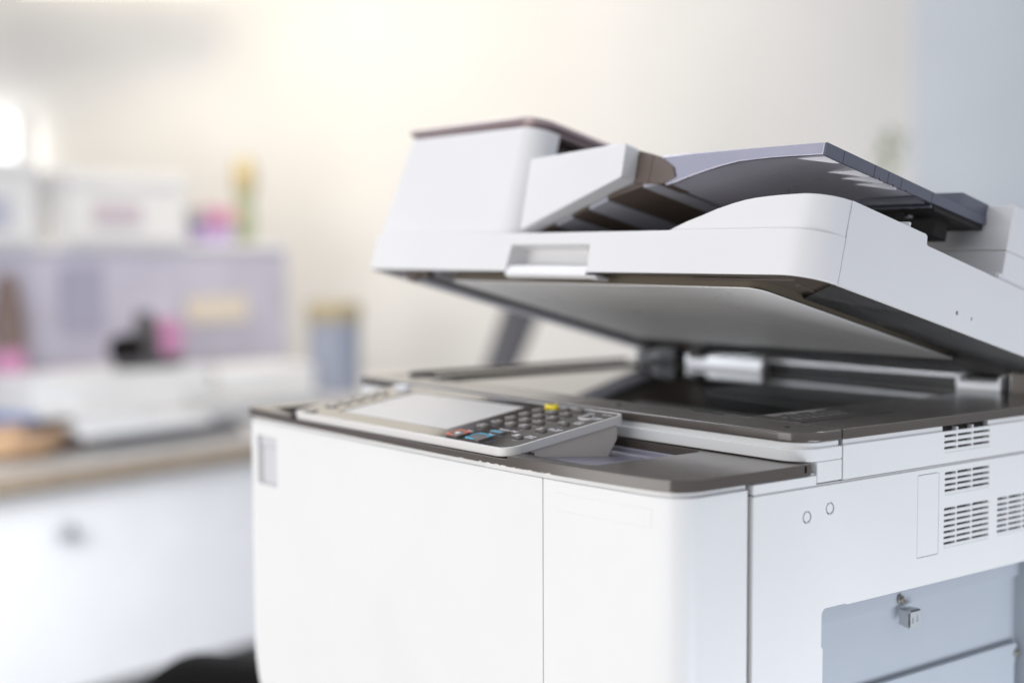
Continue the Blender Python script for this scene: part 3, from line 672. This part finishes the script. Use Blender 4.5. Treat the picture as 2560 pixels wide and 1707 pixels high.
for r in range(4):
    for q in range(12):
        b = B(); box(b, -.14+q*.0235, -.05+r*.026, .016, -.12+q*.0235, -.030+r*.026, .021); sub('keycap', b, BM['greyd'], t)
t = pbox('paper_stack', 'tall stack of white paper on the middle of the desk', 'paper', .05, .40, -.20, .40, .27, .030, BM['paper'], group='white paper stacks on the desk', rot=-.08)
t = pbox('paper_pad', 'white notepad lying on the keyboard', 'notepad', .13, .165, -.177, .26, .11, .014, BM['paper'], rot=.03)
t = pbox('blue_folder', 'blue folder lying at the left end of the desk', 'folder', -.08, .33, -.169, .16, .18, .022, BM['blue'], rot=.1)
t = dk('wooden_bowl', 'small orange wooden bowl at the left front of the desk', 'bowl', -.095, .16, -.20)
b = B(); lathe(b, [(.04,0),(.07,.012),(.085,.040),(.083,.045),(.065,.018),(.02,.010)]); sub('body', b, BM['wood'], t)
t = dk('stapler', 'dark brown stapler lying between the wooden bowl and the keyboard', 'stapler', -.005, .17, -.20, rot=.1)
b = B(); prism(b, [(-.06,0),(.06,0),(.06,.012),(.05,.030),(-.055,.045),(-.06,.030)], 'y', -.018, .018); sub('body', b, BM['brownd'], t, bevel=.004)
b = B(); box(b, -.06, -.012, .0455, .02, .012, .052); sub('top_arm', b, BM['black'], t, bevel=.002)
t = dk('brown_bottle', 'tall brown bottle with a magenta band near the left end of the divider', 'bottle', .22, .70, -.20)
b = B(); lathe(b, [(.03,0),(.032,.01),(.032,.20),(.022,.25),(.014,.28)]); sub('body', b, BM['brownd'], t); b = B(); lathe(b, [(.0325,.06),(.0325,.13)]); sub('band', b, BM['pink'], t)
t = pbox('desk_tray', 'low pale grey letter tray behind the keyboard', 'tray', .62, .42, -.20, .22, .20, .03, mat('pale_grey', (.55,.56,.57), .5))
t = pbox('mouse', 'small dark grey mouse behind the keyboard', 'mouse', .44, .27, -.20, .11, .06, .022, BM['grey'], bev=.008)
# desk phone seen through the gap of the lid
t = thing('desk_phone', 'dark grey desk phone seen through the open lid gap', 'phone', (-2.957, 2.051, -.456), rotz=math.atan2(RH.y, RH.x)); t.scale = (DS,)*3
b = B(); prism(b, [(-.07,0),(.09,0),(.09,.05),(-.07,.10)], 'y', -.07, .07); sub('base', b, BM['greyd'], t, bevel=.008)
b = B(); prism(b, [(-.06,.09),(.0,.09),(.055,.22),(.045,.26),(-.005,.25)], 'y', -.03, .03); sub('handset', b, BM['greyd'], t, bevel=.012, seg=3)
# far: cupboard, window, ceiling lamp and plant
def far(name, label, cat, r, d, z): 
    p = WP(r, d); o = thing(name, label, cat, (p.x, p.y, z), None, math.atan2(RH.y, RH.x)); o.scale = (1.5,)*3; return o
t = far('window', 'bright window at the far left of the back wall', 'window', -2.93, 7.50, -.135)
b = B(); box(b, -.55, .01, 0, .22, .03, .65); sub('pane', b, BM['glow'], t); b = B(); box(b, -.58, -.02, -.03, .25, .03, 0); box(b, .2, -.02, 0, .25, .03, .68); sub('frame', b, BM['paper'], t)
t = far('ceiling_lamp', 'bright lamp panel hanging at the top left before the wall', 'lamp', -1.88, 6.83, 1.41)
b = B(); box(b, -.35, -.10, 0, .30, .10, .03); sub('diffuser', b, BM['lampg'], t, bevel=.004)
b = B(); box(b, -.36, -.11, .031, .31, .11, .06); sub('housing', b, BM['paper'], t); b = B(); lathe(b, [(.006,.06),(.006,1.5)]); sub('hanging_rod', b, BM['paper'], t)
t = far('potted_plant', 'small green potted plant on a ledge by the pale blue wall', 'plant', 1.755, 6.53, .36)
b = B(); lathe(b, [(.035,-.06),(.045,0),(.045,.03)]); sub('pot', b, BM['paper'], t)
b = B()
for k in range(46):
    a = random.random()*2*PI; r = .045*random.random(); z = .04+.15*random.random(); s = .02+.02*random.random()
    p = Vector((r*math.cos(a), r*math.sin(a), z)); d = Vector((math.cos(a), math.sin(a), .6+random.random())).normalized()*s; q = Vector((-math.sin(a), math.cos(a), 0))*s*.35
    vs = [b.verts.new(x) for x in (p, p+d*.5+q, p+d, p+d*.5-q)]; b.faces.new(vs)
sub('foliage', b, BM['green'], t)
b = B(); lathe(b, [(.004,0),(.003,.16)], n=8); sub('stem', b, BM['green'], t)
t = far('ledge', 'narrow white ledge under the small green plant', 'shelf', 1.755, 6.53, .233); b = B(); box(b, -.10, -.07, 0, .2, .25, .025); sub('board', b, BM['paper'], t)
